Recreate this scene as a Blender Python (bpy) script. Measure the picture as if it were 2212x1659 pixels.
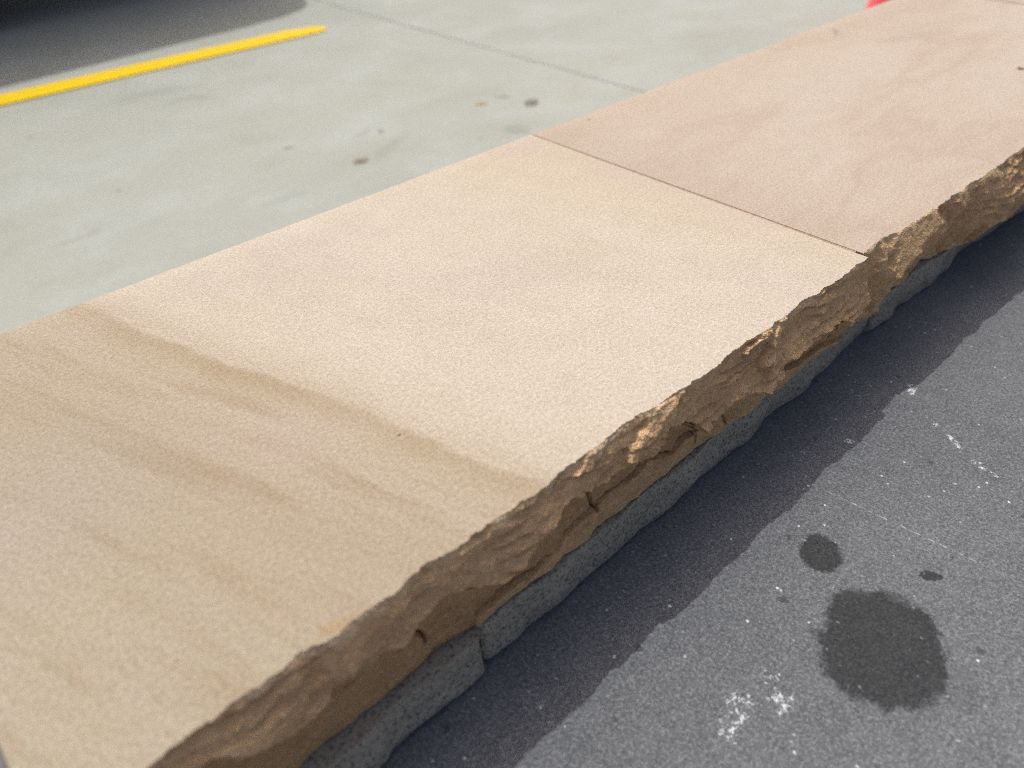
import bpy, bmesh, math, random
import numpy as np
from mathutils import Matrix, Vector
from mathutils.geometry import delaunay_2d_cdt

for o in list(bpy.data.objects): bpy.data.objects.remove(o)
scene = bpy.context.scene
COL = scene.collection

# ------------------------------------------------------------------ camera
# x runs along the wall, y across it (away from the dark terrace), z up; the car park is z = 0
TOP = 0.35                       # top of the coping
CAMZ = 0.65                      # the phone is held 30 cm above the coping
FPX, CX, CY, SRC = 1650.0, 1106.0, 829.5, 1.1302
D1 = np.array([0.72901566, -0.43998352, 0.52435739])
D2 = np.array([-0.68408225, -0.4416518, 0.58049562])
UP = np.array([-0.02382512, -0.78189398, -0.62295599])
cam = bpy.data.cameras.new('camera'); camo = bpy.data.objects.new('camera', cam); COL.objects.link(camo)
M = Matrix(((D1[0], -D1[1], -D1[2], 0), (D2[0], -D2[1], -D2[2], 0), (UP[0], -UP[1], -UP[2], CAMZ), (0, 0, 0, 1)))
camo.matrix_world = M
cam.sensor_width = 36; cam.lens = FPX / 2212 * 36
cam.clip_start = 0.02; cam.clip_end = 1500
cam.dof.use_dof = True; cam.dof.focus_distance = 0.56; cam.dof.aperture_fstop = 4.7
scene.camera = camo

# ------------------------------------------------------------------ sky, sun, exposure
SUN = Vector((0.17, 0.50, 1.0)).normalized()          # towards the sun
elev = math.asin(SUN.z); azim = math.atan2(SUN.x, SUN.y)
world = bpy.data.worlds.new('World'); scene.world = world; world.use_nodes = True
wn = world.node_tree; bg = wn.nodes['Background']
sky = wn.nodes.new('ShaderNodeTexSky'); sky.sky_type = 'NISHITA'; sky.sun_disc = False
sky.sun_elevation = elev; sky.sun_rotation = azim; sky.air_density = 0.55; sky.dust_density = 7.0; sky.ozone_density = 0.0
wn.links.new(sky.outputs[0], bg.inputs[0]); bg.inputs[1].default_value = 0.15
sl = bpy.data.lights.new('sun', 'SUN'); sl.energy = 2.7; sl.angle = math.radians(0.53); sl.color = (1.0, 0.965, 0.90)
so = bpy.data.objects.new('sun', sl); COL.objects.link(so); so.location = (0, 3, 8)
so.rotation_euler = SUN.to_track_quat('Z', 'Y').to_euler()
scene.view_settings.view_transform = 'Standard'; scene.view_settings.look = 'None'
scene.view_settings.exposure = -0.17; scene.view_settings.gamma = 1.0
scene.view_settings.use_curve_mapping = False
scene.cycles.use_denoising = False
scene.cycles.max_bounces = 8
scene.cycles.pixel_filter_type = 'BLACKMAN_HARRIS'; scene.cycles.filter_width = 1.0

# ------------------------------------------------------------------ pixel -> place (pixels of the 2500 px photograph)
def ray(px, py):
    r = np.array([(px / SRC - CX) / FPX, (py / SRC - CY) / FPX, 1.0])
    return np.array([r @ D1, r @ D2, r @ UP])
def on_z(px, py, z):
    r = ray(px, py); t = (z - CAMZ) / r[2]; return r[0] * t, r[1] * t
def on_y(px, py, y):
    r = ray(px, py); t = y / r[1]; return r[0] * t, CAMZ + r[2] * t
def PX(s): return [tuple(float(v) for v in p.split(',')) for p in s.split()]

# ------------------------------------------------------------------ numpy noise
def _h(ix, iy, seed):
    n = (ix.astype(np.int64) * 374761393 + iy.astype(np.int64) * 668265263 + seed * 1274126177) & 0xffffffff
    n = ((n ^ (n >> 13)) * 1274126177) & 0xffffffff
    return ((n ^ (n >> 16)) & 0xffffff) / float(0xffffff)
def vnoise(x, y, seed=0):
    x = np.asarray(x, float); y = np.asarray(y, float) + np.zeros_like(x); x = x + np.zeros_like(y)
    ix = np.floor(x).astype(int); iy = np.floor(y).astype(int); fx = x - ix; fy = y - iy
    u = fx * fx * fx * (fx * (fx * 6 - 15) + 10); v = fy * fy * fy * (fy * (fy * 6 - 15) + 10)
    a = _h(ix, iy, seed); b = _h(ix + 1, iy, seed); c = _h(ix, iy + 1, seed); d = _h(ix + 1, iy + 1, seed)
    return (a + (b - a) * u + (c - a) * v + (a - b - c + d) * u * v) * 2 - 1
def fbm(x, y, seed=0, oct=4, gain=0.5):
    s = 0; a = 1; f = 1
    for k in range(oct):
        s = s + a * vnoise(x * f, y * f, seed + 17 * k); a *= gain; f *= 2.03
    return s
def scallop(x, y, seed=0):
    # squared distance to the nearest scattered point: shallow conchoidal dents that meet in sharp ridges
    ix = np.floor(x).astype(int); iy = np.floor(y).astype(int); best = np.full(x.shape, 9.0)
    for i in (-1, 0, 1):
        for j in (-1, 0, 1):
            cx = ix + i + _h(ix + i, iy + j, seed); cy = iy + j + _h(ix + i, iy + j, seed + 5)
            best = np.minimum(best, (x - cx) ** 2 + (y - cy) ** 2)
    return best
def sstep(a, b, x):
    t = np.clip((x - a) / (b - a), 0, 1); return t * t * (3 - 2 * t)

# ------------------------------------------------------------------ node helper
class NT:
    def __init__(s, name):
        s.m = bpy.data.materials.new(name); s.m.use_nodes = True
        s.t = s.m.node_tree; s.b = s.t.nodes['Principled BSDF']
        s.co = s.n('ShaderNodeTexCoord').outputs['Object']
    def n(s, kind, **kw):
        n = s.t.nodes.new(kind)
        for k, v in kw.items(): setattr(n, k, v)
        return n
    def put(s, sock, v):
        if v is None: return
        if isinstance(v, bpy.types.NodeSocket): s.t.links.new(v, sock)
        elif isinstance(v, (tuple, list)) and len(v) == 3 and sock.type == 'RGBA': sock.default_value = (*v, 1)
        else: sock.default_value = v
    def math(s, op, a, b=None, c=None, clamp=False):
        n = s.n('ShaderNodeMath', operation=op); n.use_clamp = clamp
        for i, v in enumerate((a, b, c)): s.put(n.inputs[i], v)
        return n.outputs[0]
    def mapr(s, v, a, b, c=0.0, d=1.0, smooth=True):
        n = s.n('ShaderNodeMapRange'); n.interpolation_type = 'SMOOTHSTEP' if smooth else 'LINEAR'
        for i, q in enumerate((v, a, b, c, d)): s.put(n.inputs[i], q)
        return n.outputs[0]
    def mapping(s, v, loc=(0, 0, 0), rot=(0, 0, 0), sc=(1, 1, 1), kind='POINT'):
        n = s.n('ShaderNodeMapping', vector_type=kind); s.put(n.inputs[0], v)
        n.inputs[1].default_value = loc; n.inputs[2].default_value = rot; n.inputs[3].default_value = sc
        return n.outputs[0]
    def noise(s, v, scale, detail=2.0, rough=0.5, dist=0.0, out=0):
        n = s.n('ShaderNodeTexNoise'); s.put(n.inputs['Vector'], v); n.inputs['Scale'].default_value = scale
        n.inputs['Detail'].default_value = detail; n.inputs['Roughness'].default_value = rough; n.inputs['Distortion'].default_value = dist
        return n.outputs[out]
    def voro(s, v, scale, out=0, feature='F1', rnd=1.0):
        n = s.n('ShaderNodeTexVoronoi', feature=feature); s.put(n.inputs['Vector'], v); n.inputs['Scale'].default_value = scale
        n.inputs['Randomness'].default_value = rnd
        return n.outputs[out]
    def mix(s, f, a, b, mode='MIX'):
        n = s.n('ShaderNodeMix', data_type='RGBA', blend_type=mode); s.put(n.inputs[0], f); s.put(n.inputs[6], a); s.put(n.inputs[7], b)
        return n.outputs[2]
    def ramp(s, f, stops, interp='LINEAR'):
        n = s.n('ShaderNodeValToRGB'); s.put(n.inputs[0], f); cr = n.color_ramp; cr.interpolation = interp
        while len(cr.elements) < len(stops): cr.elements.new(0.5)
        for e, (p, c) in zip(cr.elements, stops): e.position = p; e.color = (*c, 1) if len(c) == 3 else c
        return n.outputs[0]
    def vadd(s, a, b):
        n = s.n('ShaderNodeVectorMath', operation='ADD'); s.put(n.inputs[0], a); s.put(n.inputs[1], b); return n.outputs[0]
    def vscale(s, a, k):
        n = s.n('ShaderNodeVectorMath', operation='SCALE'); s.put(n.inputs[0], a); n.inputs['Scale'].default_value = k; return n.outputs[0]
    def xyz(s, v):
        n = s.n('ShaderNodeSeparateXYZ'); s.put(n.inputs[0], v); return n.outputs
    def jitter(s, v, scale, amt, detail=2.0):
        c = s.noise(v, scale, detail, 0.6, out=1)
        n = s.n('ShaderNodeVectorMath', operation='SUBTRACT'); s.put(n.inputs[0], c); n.inputs[1].default_value = (.5, .5, .5)
        return s.vadd(v, s.vscale(n.outputs[0], amt))
    def blob(s, v, c, r, ang=0.0, a=1.0, b=0.85):
        # 1 inside an ellipse at c (x, y) with half axes r, falling to 0 between radii b and a
        q = s.mapping(v, loc=(c[0], c[1], 0), rot=(0, 0, ang), sc=(r[0], r[1], 1e6), kind='TEXTURE')
        n = s.n('ShaderNodeVectorMath', operation='LENGTH'); s.put(n.inputs[0], q)
        return s.mapr(n.outputs['Value'], a, b)
    def bump(s, hgt, strength, dist, normal=None):
        n = s.n('ShaderNodeBump'); n.inputs['Strength'].default_value = strength; n.inputs['Distance'].default_value = dist
        s.put(n.inputs['Height'], hgt)
        if normal is not None: s.put(n.inputs['Normal'], normal)
        return n.outputs[0]
    def done(s, col, rough=0.8, normal=None, spec=0.5, metal=0.0, **kw):
        s.put(s.b.inputs['Base Color'], col); s.put(s.b.inputs['Roughness'], rough)
        s.put(s.b.inputs['Specular IOR Level'], spec); s.b.inputs['Metallic'].default_value = metal
        if normal is not None: s.put(s.b.inputs['Normal'], normal)
        for k, v in kw.items(): s.put(s.b.inputs[k], v)
        return s.m

# ------------------------------------------------------------------ materials
def grain(t, v, base, amt=0.24):
    g1 = t.noise(v, 900, 2, 0.6); g2 = t.noise(v, 380, 2, 0.6)
    g = t.math('ADD', t.math('MULTIPLY', g1, 0.6), t.math('MULTIPLY', g2, 0.4))
    k = t.mapr(g, 0.36, 0.64, 1 - amt, 1 + amt, smooth=False)
    n = t.n('ShaderNodeVectorMath', operation='SCALE'); t.put(n.inputs[0], base); t.put(n.inputs['Scale'], k)
    # dark single grains
    d = t.voro(v, 420); dm = t.mapr(d, 0.05, 0.16, 0.72, 1.0)
    n2 = t.n('ShaderNodeVectorMath', operation='SCALE'); t.put(n2.inputs[0], n.outputs[0]); t.put(n2.inputs['Scale'], dm)
    return n2.outputs[0], g

def sandstone(name, kind):
    t = NT(name); v = t.co
    x, y, z = t.xyz(t.jitter(v, 5.0, 0.055, 3))
    mott = t.noise(t.mapping(v, sc=(1.0, 0.6, 1)), 9, 4, 0.6); fine = t.noise(v, 34, 3, 0.6)
    pink, buff, pale, olive = (.530, .418, .345), (.540, .432, .318), (.565, .468, .378), (.500, .418, .300)
    if kind == 'near':
        # bedding bands that cross the slab: u follows the traced main band, streaks run along it
        x, y, z = t.xyz(t.jitter(t.jitter(v, 5.0, 0.034, 5), 70, 0.008, 4))
        u = t.math('ADD', x, t.math('MULTIPLY', t.math('SUBTRACT', y, 0.38), 0.33))
        q = t.n('ShaderNodeCombineXYZ'); t.put(q.inputs[0], t.math('MULTIPLY', u, 34.0)); t.put(q.inputs[1], t.math('MULTIPLY', y, 4.2))
        st = t.noise(q.outputs[0], 1.0, 5, 0.62)
        q2 = t.n('ShaderNodeCombineXYZ'); t.put(q2.inputs[0], t.math('MULTIPLY', u, 120.0)); t.put(q2.inputs[1], t.math('MULTIPLY', y, 9.0))
        st2 = t.noise(q2.outputs[0], 1.0, 3, 0.6)
        rings = t.ramp(t.mapr(u, -0.06, 0.56, smooth=False), [
            (0.0, (.490, .410, .328)), (0.13, (.484, .392, .302)), (0.22, (.480, .384, .296)), (0.28, (.492, .396, .308)),
            (0.318, (.478, .380, .286)), (0.336, (.445, .342, .244)), (0.346, (.525, .425, .332)), (0.40, (.555, .460, .370)),
            (0.62, (.572, .480, .392)), (0.80, (.565, .468, .380)), (0.92, (.560, .452, .345)), (1.0, (.548, .436, .335))])
        near = t.mapr(u, 0.175, 0.13)
        band = t.math('MULTIPLY', t.mapr(st, 0.47, 0.64), t.mapr(near, 0, 1, .08, .85, smooth=False))
        col = t.mix(t.math('MULTIPLY', band, 1.0), rings, (.405, .300, .210))
        line = t.math('MULTIPLY', t.math('MULTIPLY', t.mapr(u, .118, .150), t.mapr(u, .1555, .1505)), t.mapr(t.noise(v, 13, 3, .6), .38, .62, .15, .75))
        col = t.mix(line, col, (.375, .272, .170))
        col = t.mix(t.math('MULTIPLY', t.mapr(st2, .42, .68), t.mapr(near, 0, 1, .07, .34, smooth=False)), col, (.44, .34, .25))
        pk = t.math('MULTIPLY', t.mapr(t.noise(v, 6, 3, 0.6), 0.48, 0.66), 0.45)
        col = t.mix(pk, col, (.520, .400, .350))
        col = t.mix(t.math('MULTIPLY', t.mapr(mott, 0.50, 0.7), 0.22), col, olive)
        # lilac cast along the left of the slab and a brown chip by the broken edge
        col = t.mix(t.math('MULTIPLY', t.blob(v, on_z(60, 1250, TOP), (.11, .10), 0.4, 1.0, 0.2), 0.45), col, (.470, .395, .345))
        chip = t.blob(t.jitter(v, 90, 0.006), on_z(815, 1530, TOP), (.011, .0055), -0.3, 1.0, 0.45)
        col = t.mix(t.math('MULTIPLY', chip, 0.7), col, (.450, .300, .165))
        for c in ((975, 1062),):
            col = t.mix(t.blob(v, on_z(*c, TOP), (.0010, .0010)), col, (.10, .08, .06))
    else:
        st = t.noise(t.mapping(t.jitter(v, 4, 0.10, 3), rot=(0, 0, 0.25), sc=(2.0, 7.5, 1)), 1.5, 4, 0.55)
        col = t.ramp(st, [(0.25, pale), (0.42, (.558, .462, .382)), (0.52, (.545, .440, .362)), (0.59, (.505, .396, .315)), (0.64, (.535, .432, .350)), (0.85, pale)])
        edge = t.mapr(y, 0.40, 0.60)
        col = t.mix(t.math('MULTIPLY', edge, 0.55), col, (.515, .402, .310))
        col = t.mix(t.math('MULTIPLY', t.mapr(mott, 0.45, 0.7), 0.30), col, (.565, .470, .392))
        if kind == 'far':
            jl = t.mapr(x, 0.66, 0.57); col = t.mix(t.math('MULTIPLY', jl, 0.35), col, (.455, .350, .275))
            sc = t.blob(t.jitter(v, 30, 0.02), on_z(2040, 78, TOP), (.034, .0055), 0.62, 1.0, 0.2)
            col = t.mix(t.math('MULTIPLY', sc, 0.55), col, (.24, .20, .16))
            for (px, py), r in (((1437, 292), (.0020, .0020)), ((2492, 168), (.0085, .0055))):
                col = t.mix(t.blob(t.jitter(v, 60, 0.004), on_z(px, py, TOP), r, 0.3, 1.0, 0.5), col, (.075, .065, .055))
            sm = t.blob(t.jitter(v, 14, 0.05), on_z(2220, 92, TOP), (.075, .022), -0.5, 1.0, 0.1)
            col = t.mix(t.math('MULTIPLY', sm, 0.22), col, (.30, .25, .20))
    col = t.mix(t.mapr(fine, 0.3, 0.7, 0.0, 0.18), col, (.445, .345, .255))
    tint = {'near': (.905, .975, .995), 'far': (.855, .895, .905), 'other': (.87, .89, .88)}[kind]
    if kind == 'near':
        uu = t.mapr(u, 0.21, 0.05); col = t.mix(uu, col, t.mix(1.0, col, (.835, .815, .765), 'MULTIPLY'))
    col = t.mix(1.0, col, tint, 'MULTIPLY')
    col, g = grain(t, v, col)
    dim = t.noise(v, 120, 2, 0.5)
    b = t.bump(g, 0.7, 0.0009, t.bump(dim, 0.10, 0.0010))
    return t.done(col, 0.86, b, 0.35)

def rockface(name):
    t = NT(name); v = t.co
    a = t.noise(t.mapping(v, sc=(1, 1, 2.2)), 22, 4, 0.6); f = t.noise(v, 160, 3, 0.65)
    col = t.ramp(a, [(0.28, (.355, .255, .165)), (0.45, (.425, .310, .205)), (0.58, (.470, .345, .220)), (0.75, (.405, .305, .215))])
    veins = t.noise(t.mapping(t.jitter(v, 30, 0.02), sc=(1, 1, 6)), 26, 3, 0.6)
    col = t.mix(t.math('MULTIPLY', t.mapr(veins, 0.56, 0.70), 0.35), col, (.300, .195, .110))
    col = t.mix(t.math('MULTIPLY', t.mapr(f, 0.54, 0.70), 0.5), col, (.580, .475, .350))
    at = t.n('ShaderNodeAttribute', attribute_name='mid_band')           # darker, browner between the two creases, faintly so below them
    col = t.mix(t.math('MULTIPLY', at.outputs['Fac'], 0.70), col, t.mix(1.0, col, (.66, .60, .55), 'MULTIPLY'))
    # bruised, whitish stone along the pitched upper arris
    x, y, z = t.xyz(v)
    top = t.math('MULTIPLY', t.mapr(z, TOP - 0.0085, TOP - 0.001), t.mapr(t.noise(v, 70, 3, 0.6), 0.40, 0.62))
    col = t.mix(t.math('MULTIPLY', top, 0.8), col, (.580, .490, .390))
    col, g = grain(t, v, col, 0.2)
    b = t.bump(g, 0.7, 0.0014, t.bump(f, 0.9, 0.0045))
    return t.done(t.mix(1.0, col, (1.48, 1.33, 1.09), 'MULTIPLY'), 0.9, b, 0.3)

def greystone(name):
    t = NT(name); v = t.co
    a = t.noise(v, 14, 4, 0.6); f = t.noise(v, 420, 2, 0.65); f2 = t.noise(v, 900, 1, 0.5)
    col = t.ramp(a, [(0.3, (.325, .305, .255)), (0.5, (.37, .345, .285)), (0.7, (.41, .378, .308))])
    sp = t.math('ADD', t.mapr(f, 0.45, 0.66), t.mapr(f2, 0.60, 0.72))
    col = t.mix(t.math('MULTIPLY', sp, 0.28), col, (.50, .49, .45))
    col = t.mix(t.mapr(f, 0.47, 0.36, 0, 0.75), col, (.075, .078, .072))
    b = t.bump(f, 0.6, 0.0014, t.bump(t.noise(v, 110, 4, .65), 0.8, 0.004))
    return t.done(col, 0.85, b, 0.35)

FLOOR = TOP - 0.115
def terrace_mat():
    t = NT('flamed_bluestone'); v = t.co
    a = t.noise(v, 5, 4, 0.6); m = t.noise(v, 60, 3, 0.65); f = t.noise(v, 430, 3, 0.7); f2 = t.noise(v, 900, 2, 0.6)
    col = t.ramp(a, [(0.3, (.098, .104, .114)), (0.5, (.110, .115, .124)), (0.7, (.122, .126, .133))])
    col = t.mix(t.mapr(m, 0.35, 0.68, 0.0, 0.28), col, (.172, .178, .188))
    tex = t.math('ADD', t.math('MULTIPLY', f, 0.55), t.math('MULTIPLY', f2, 0.45))
    col = t.mix(t.mapr(tex, 0.48, 0.64, 0, 0.50), col, (.275, .285, .298))
    col = t.mix(t.mapr(tex, 0.50, 0.37, 0, 0.52), col, (.040, .042, .045))
    # small dark pits
    pits = t.mapr(t.voro(t.jitter(v, 90, 0.006), 46), 0.16, 0.07)
    pits = t.math('MULTIPLY', pits, t.mapr(t.noise(v, 22, 2), 0.50, 0.62))
    col = t.mix(t.math('MULTIPLY', pits, 0.6), col, (.040, .040, .042))
    # damp spots
    vj = t.jitter(t.jitter(v, 240, 0.0115, 3), 46, 0.026, 3)
    vjs = t.jitter(t.jitter(v, 300, 0.005, 3), 80, 0.008, 2)
    wet = None
    for c, r, ang, vv in (((2152, 1578), (.0435, .0365), 0.35, vj), ((2003, 1351), (.0165, .0135), 0.5, vjs),
                      ((2270, 1405), (.0078, .0038), -0.95, vjs), ((1925, 1312), (.0028, .0022), 0, vjs), ((1912, 1465), (.0034, .0020), -.6, vjs),
                      ((2325, 1362), (.0020, .0012), 0, vjs), ((2345, 1668), (.016, .010), 0.3, vj)):
        k = t.blob(vv, on_z(*c, FLOOR), r, ang, 1.09, 0.90)
        if c[0] in (1925, 1912, 2325): k = t.math('MULTIPLY', k, 0.55)
        if c[0] == 2345: k = t.math('MULTIPLY', k, 0.18)
        wet = k if wet is None else t.math('MAXIMUM', wet, k)
    n = t.n('ShaderNodeVectorMath', operation='SCALE'); t.put(n.inputs[0], col); t.put(n.inputs['Scale'], t.mapr(wet, 0, 1, 1.0, 0.32, smooth=False))
    col = n.outputs[0]
    # white mineral flecks: scattered everywhere, dense in a few patches and streaks
    vf = t.jitter(v, 500, 0.0022); fl = t.voro(vf, 230); cell = t.voro(vf, 230, out=1)
    cr = t.n('ShaderNodeSeparateColor'); t.put(cr.inputs[0], cell)
    base_f = t.math('MULTIPLY', t.mapr(fl, 0.30, 0.12), t.mapr(cr.outputs[0], 0.925, 1.0, 0, 1.0))
    base_f = t.math('MULTIPLY', base_f, t.mapr(wet, 0, 1, 1.0, 0.25))
    pn = t.noise(v, 330, 5, 0.85, 0.8); pn2 = t.noise(v, 75, 2, 0.6)
    dens = None; vd = t.jitter(v, 60, 0.012, 2)
    for c, r, ang, k in (((1790, 1755), (.034, .017), 0.25, 1.0), ((1900, 1690), (.028, .018), 0.3, .95), ((2225, 955), (.018, .008), 0.4, 1.0),
                         ((2300, 1050), (.046, .0050), -2.05, 1.0), ((2395, 1140), (.036, .0045), -1.95, 1.0), ((2100, 985), (.07, .010), 0.9, .72),
                         ((2395, 985), (.030, .007), -1.75, .8), ((1955, 1115), (.016, .0085), 0.1, .95), ((2070, 1078), (.012, .007), 0.3, .9),
                         ((1335, 1720), (.012, .008), 0.2, .85), ((2310, 1695), (.012, .006), .3, .85), ((1240, 1800), (.014, .010), .3, .8), ((2080, 905), (.03, .012), 0.2, .7)):
        q = t.math('MULTIPLY', t.blob(vd, on_z(*c, FLOOR), r, ang, 1.15, 0.2), k)
        dens = q if dens is None else t.math('MAXIMUM', dens, q)
    thr = t.mapr(dens, 0, 1, 0.74, 0.475, smooth=False)
    pm = t.math('MULTIPLY', t.mapr(t.math('SUBTRACT', t.math('ADD', t.math('MULTIPLY', pn, .7), t.math('MULTIPLY', pn2, .3)), thr), 0.0, 0.045), 0.72); pm = t.math('MULTIPLY', pm, t.mapr(t.noise(v, 130, 3, .7), .47, .56))
    # one long faint scratch
    sx, sy = on_z(1945, 1165, FLOOR); ex, ey = on_z(2500, 1425, FLOOR)
    L = math.hypot(ex - sx, ey - sy)
    scm = t.blob(t.jitter(v, 40, 0.0025), ((sx + ex) / 2, (sy + ey) / 2), (L * 0.62, .0009), math.atan2(ey - sy, ex - sx), 1.0, 0.3)
    scm = t.math('MULTIPLY', scm, t.mapr(t.noise(v, 260, 2), 0.45, 0.62, 0.03, 0.40))
    white = t.math('MAXIMUM', t.math('MAXIMUM', t.math('MULTIPLY', base_f, 0.8), pm), scm)
    col = t.mix(white, col, (.62, .64, .66))
    b = t.bump(tex, 0.6, 0.0016, t.bump(m, 0.3, 0.003)); col = t.mix(1.0, col, (1.50, 1.54, 1.55), 'MULTIPLY')
    return t.done(col, 0.85, b, 0.2, **{'Diffuse Roughness': 1.0})

def concrete_mat():
    t = NT('broomed_concrete'); v = t.co
    big = t.noise(t.jitter(v, 0.8, 0.6), 1.3, 4, 0.6); mid = t.noise(t.mapping(t.jitter(v, 3, 0.12), rot=(0, 0, 0.9), sc=(1, 1.35, 1)), 4.0, 6, 0.62)
    f = t.noise(v, 70, 4, 0.65); ff = t.noise(v, 500, 2, 0.6)
    col = t.ramp(big, [(0.3, (.400, .404, .372)), (0.5, (.432, .434, .400)), (0.7, (.450, .448, .408))])
    col = t.mix(t.mapr(mid, 0.45, 0.68, 0, 0.55), col, (.490, .500, .500))
    col = t.mix(t.mapr(mid, 0.46, 0.30, 0, 0.5), col, (.365, .368, .325))
    col = t.mix(t.mapr(f, 0.35, 0.7, 0.0, 0.25), col, (.36, .36, .335))
    # smudges and scuffs
    vj = t.jitter(v, 9, 0.11, 3)
    for (px, py), r, a, k, c in (((395, 225), (.14, .045), -0.2, .34, (.27, .28, .30)), ((455, 245), (.07, .03), -.2, .35, (.26, .27, .29)), ((712, 364), (.018, .012), 0, .75, (.21, .21, .20)),
                           ((278, 464), (.012, .009), 0, .7, (.22, .22, .20)), ((942, 317), (.014, .012), 0, .55, (.20, .20, .19)), ((1228, 235), (.020, .018), 0, .7, (.20, .19, .16)),
                           ((1270, 315), (.04, .03), 0.4, .40, (.25, .25, .23)), ((1420, 213), (.015, .011), 0, .5, (.25, .25, .22)), ((960, 355), (.10, .022), 0.6, .30, (.28, .28, .25)),
                           ((700, 480), (.06, .025), 0.2, .25, (.27, .28, .25)), ((75, 330), (.016, .01), 0, .5, (.23, .23, .21)), ((875, 325), (.05, .012), .2, .35, (.26, .26, .23)), ((190, 572), (.06, .014), .5, .3, (.28, .27, .23))):
        col = t.mix(t.math('MULTIPLY', t.blob(vj, on_z(px, py, 0.0), r, a, 1.1, 0.3), k), col, c)
    sp = t.mapr(t.voro(t.jitter(v, 40, 0.02), 7.5), 0.06, 0.03)
    col = t.mix(t.math('MULTIPLY', sp, t.mapr(t.noise(v, 3.1), 0.5, 0.6, 0, 0.45)), col, (.24, .24, .22))
    b = t.bump(ff, 0.35, 0.0015, t.bump(f, 0.2, 0.003))
    return t.done(t.mix(1.0, col, (.84, .885, .855), 'MULTIPLY'), 0.88, b, 0.35)

def plain(name, col, rough=0.6, var=0.12, scale=40.0, spec=0.5, metal=0.0, bump=0.0, **kw):
    t = NT(name); n = t.noise(t.co, scale, 4, 0.6)
    c = t.mix(t.mapr(n, 0.3, 0.7), tuple(q * (1 - var) for q in col), tuple(min(1, q * (1 + var)) for q in col))
    nb = t.bump(n, bump, 0.002) if bump else None
    return t.done(c, rough, nb, spec, metal, **kw)

MAT_NEAR = sandstone('buff_sandstone_near', 'near'); MAT_FAR = sandstone('buff_sandstone_far', 'far'); MAT_OTHER = sandstone('buff_sandstone_other', 'other')
MAT_ROCK = rockface('broken_sandstone'); MAT_GREY = greystone('grey_wall_stone')
MAT_TERR = terrace_mat(); MAT_CONC = concrete_mat()
MAT_MORT = plain('brown_joint_mortar', (.40, .285, .20), 0.9, 0.2, 200, 0.2, bump=.4)
MAT_CORE = plain('wall_core_mortar', (.16, .16, .155), 0.9, 0.2, 60, 0.2, bump=.4)
MAT_SEAL = plain('grey_joint_sealant', (.36, .355, .33), 0.8, 0.2, 50, 0.2)

# ------------------------------------------------------------------ mesh helpers
def link(name, me, mat=None, parent=None, label=None, cat=None, kind=None, group=None, loc=None):
    o = bpy.data.objects.new(name, me); COL.objects.link(o)
    if mat is not None and me is not None and len(me.materials) == 0: me.materials.append(mat)
    if parent is not None: o.parent = parent
    if label: o['label'] = label
    if cat: o['category'] = cat
    if kind: o['kind'] = kind
    if group: o['group'] = group
    if loc: o.location = loc
    return o
def mesh_np(name, V, F, mats=(), fm=None, smooth=True, sharp=None):
    me = bpy.data.meshes.new(name); me.from_pydata([tuple(map(float, p)) for p in V], [], F)
    for m in mats: me.materials.append(m)
    if fm is not None: me.polygons.foreach_set('material_index', np.array(fm, dtype=np.int32))
    if smooth: me.polygons.foreach_set('use_smooth', np.ones(len(me.polygons), dtype=bool))
    me.validate(); me.update()
    if sharp is not None: me.set_sharp_from_angle(angle=math.radians(sharp))
    return me
def bm_mesh(name, bm, smooth=False, sharp=None):
    me = bpy.data.meshes.new(name); bmesh.ops.recalc_face_normals(bm, faces=bm.faces); bm.to_mesh(me); bm.free()
    if smooth: me.polygons.foreach_set('use_smooth', np.ones(len(me.polygons), dtype=bool))
    if sharp is not None: me.set_sharp_from_angle(angle=math.radians(sharp))
    return me
def box(bm, x0, x1, y0, y1, z0, z1, bevel=0.0, seg=2):
    r = bmesh.ops.create_cube(bm, size=1.0); vs = r['verts']
    for v in vs: v.co = Vector((x0 + (v.co.x + .5) * (x1 - x0), y0 + (v.co.y + .5) * (y1 - y0), z0 + (v.co.z + .5) * (z1 - z0)))
    if bevel:
        es = list({e for v in vs for e in v.link_edges}); bmesh.ops.bevel(bm, geom=es, offset=bevel, segments=seg, profile=0.5, affect='EDGES')

# ------------------------------------------------------------------ the broken edge, traced along the photograph
YE = 0.2025
TRACE_TOP = PX("366,1872 395,1843 431,1815 472,1786 513,1762 533,1744 562,1719 594,1697 635,1673 667,1648 696,1628 728,1599 757,1579 798,1565 822,1551 846,1526 879,1500 911,1477 940,1463 960,1453 981,1431 1006,1404 1035,1378 1068,1362 1096,1349 1118,1337 1136,1321 1162,1301 1190,1281 1227,1259 1252,1239 1274,1223 1313,1206 1332,1188 1360,1161 1388,1138 1422,1114 1443,1098 1469,1081 1494,1060 1519,1039 1549,1018 1574,1007 1604,988 1633,971 1659,952 1692,931 1722,914 1751,895 1768,874 1794,853 1823,834 1853,815 1882,798 1903,777 1931,764 1952,738 1975,726 1997,717 2017,700 2052,680 2073,662 2095,644 2117,631")
TRACE_TOP_FAR = PX("2115,614 2131,600 2153,582 2175,573 2200,564 2218,550 2244,535 2262,521 2283,510 2305,495 2327,477 2348,466 2367,448 2395,434 2421,416 2446,398 2471,380 2497,360")
TRACE_BOT = PX("737,1875 749,1852 789,1815 818,1793 859,1762 899,1730 940,1697 985,1666 1021,1640 1042,1616 1066,1591 1103,1567 1143,1544 1164,1527 1193,1494 1227,1469 1256,1445 1288,1422 1317,1400 1350,1378 1379,1349 1407,1335 1436,1313 1451,1290 1483,1265 1515,1245 1545,1216 1587,1182 1629,1153 1659,1123 1705,1085 1743,1060 1785,1026 1823,1001 1861,967 1899,946 1933,916 1967,891 1992,870 2019,850 2052,828 2092,800")
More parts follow.
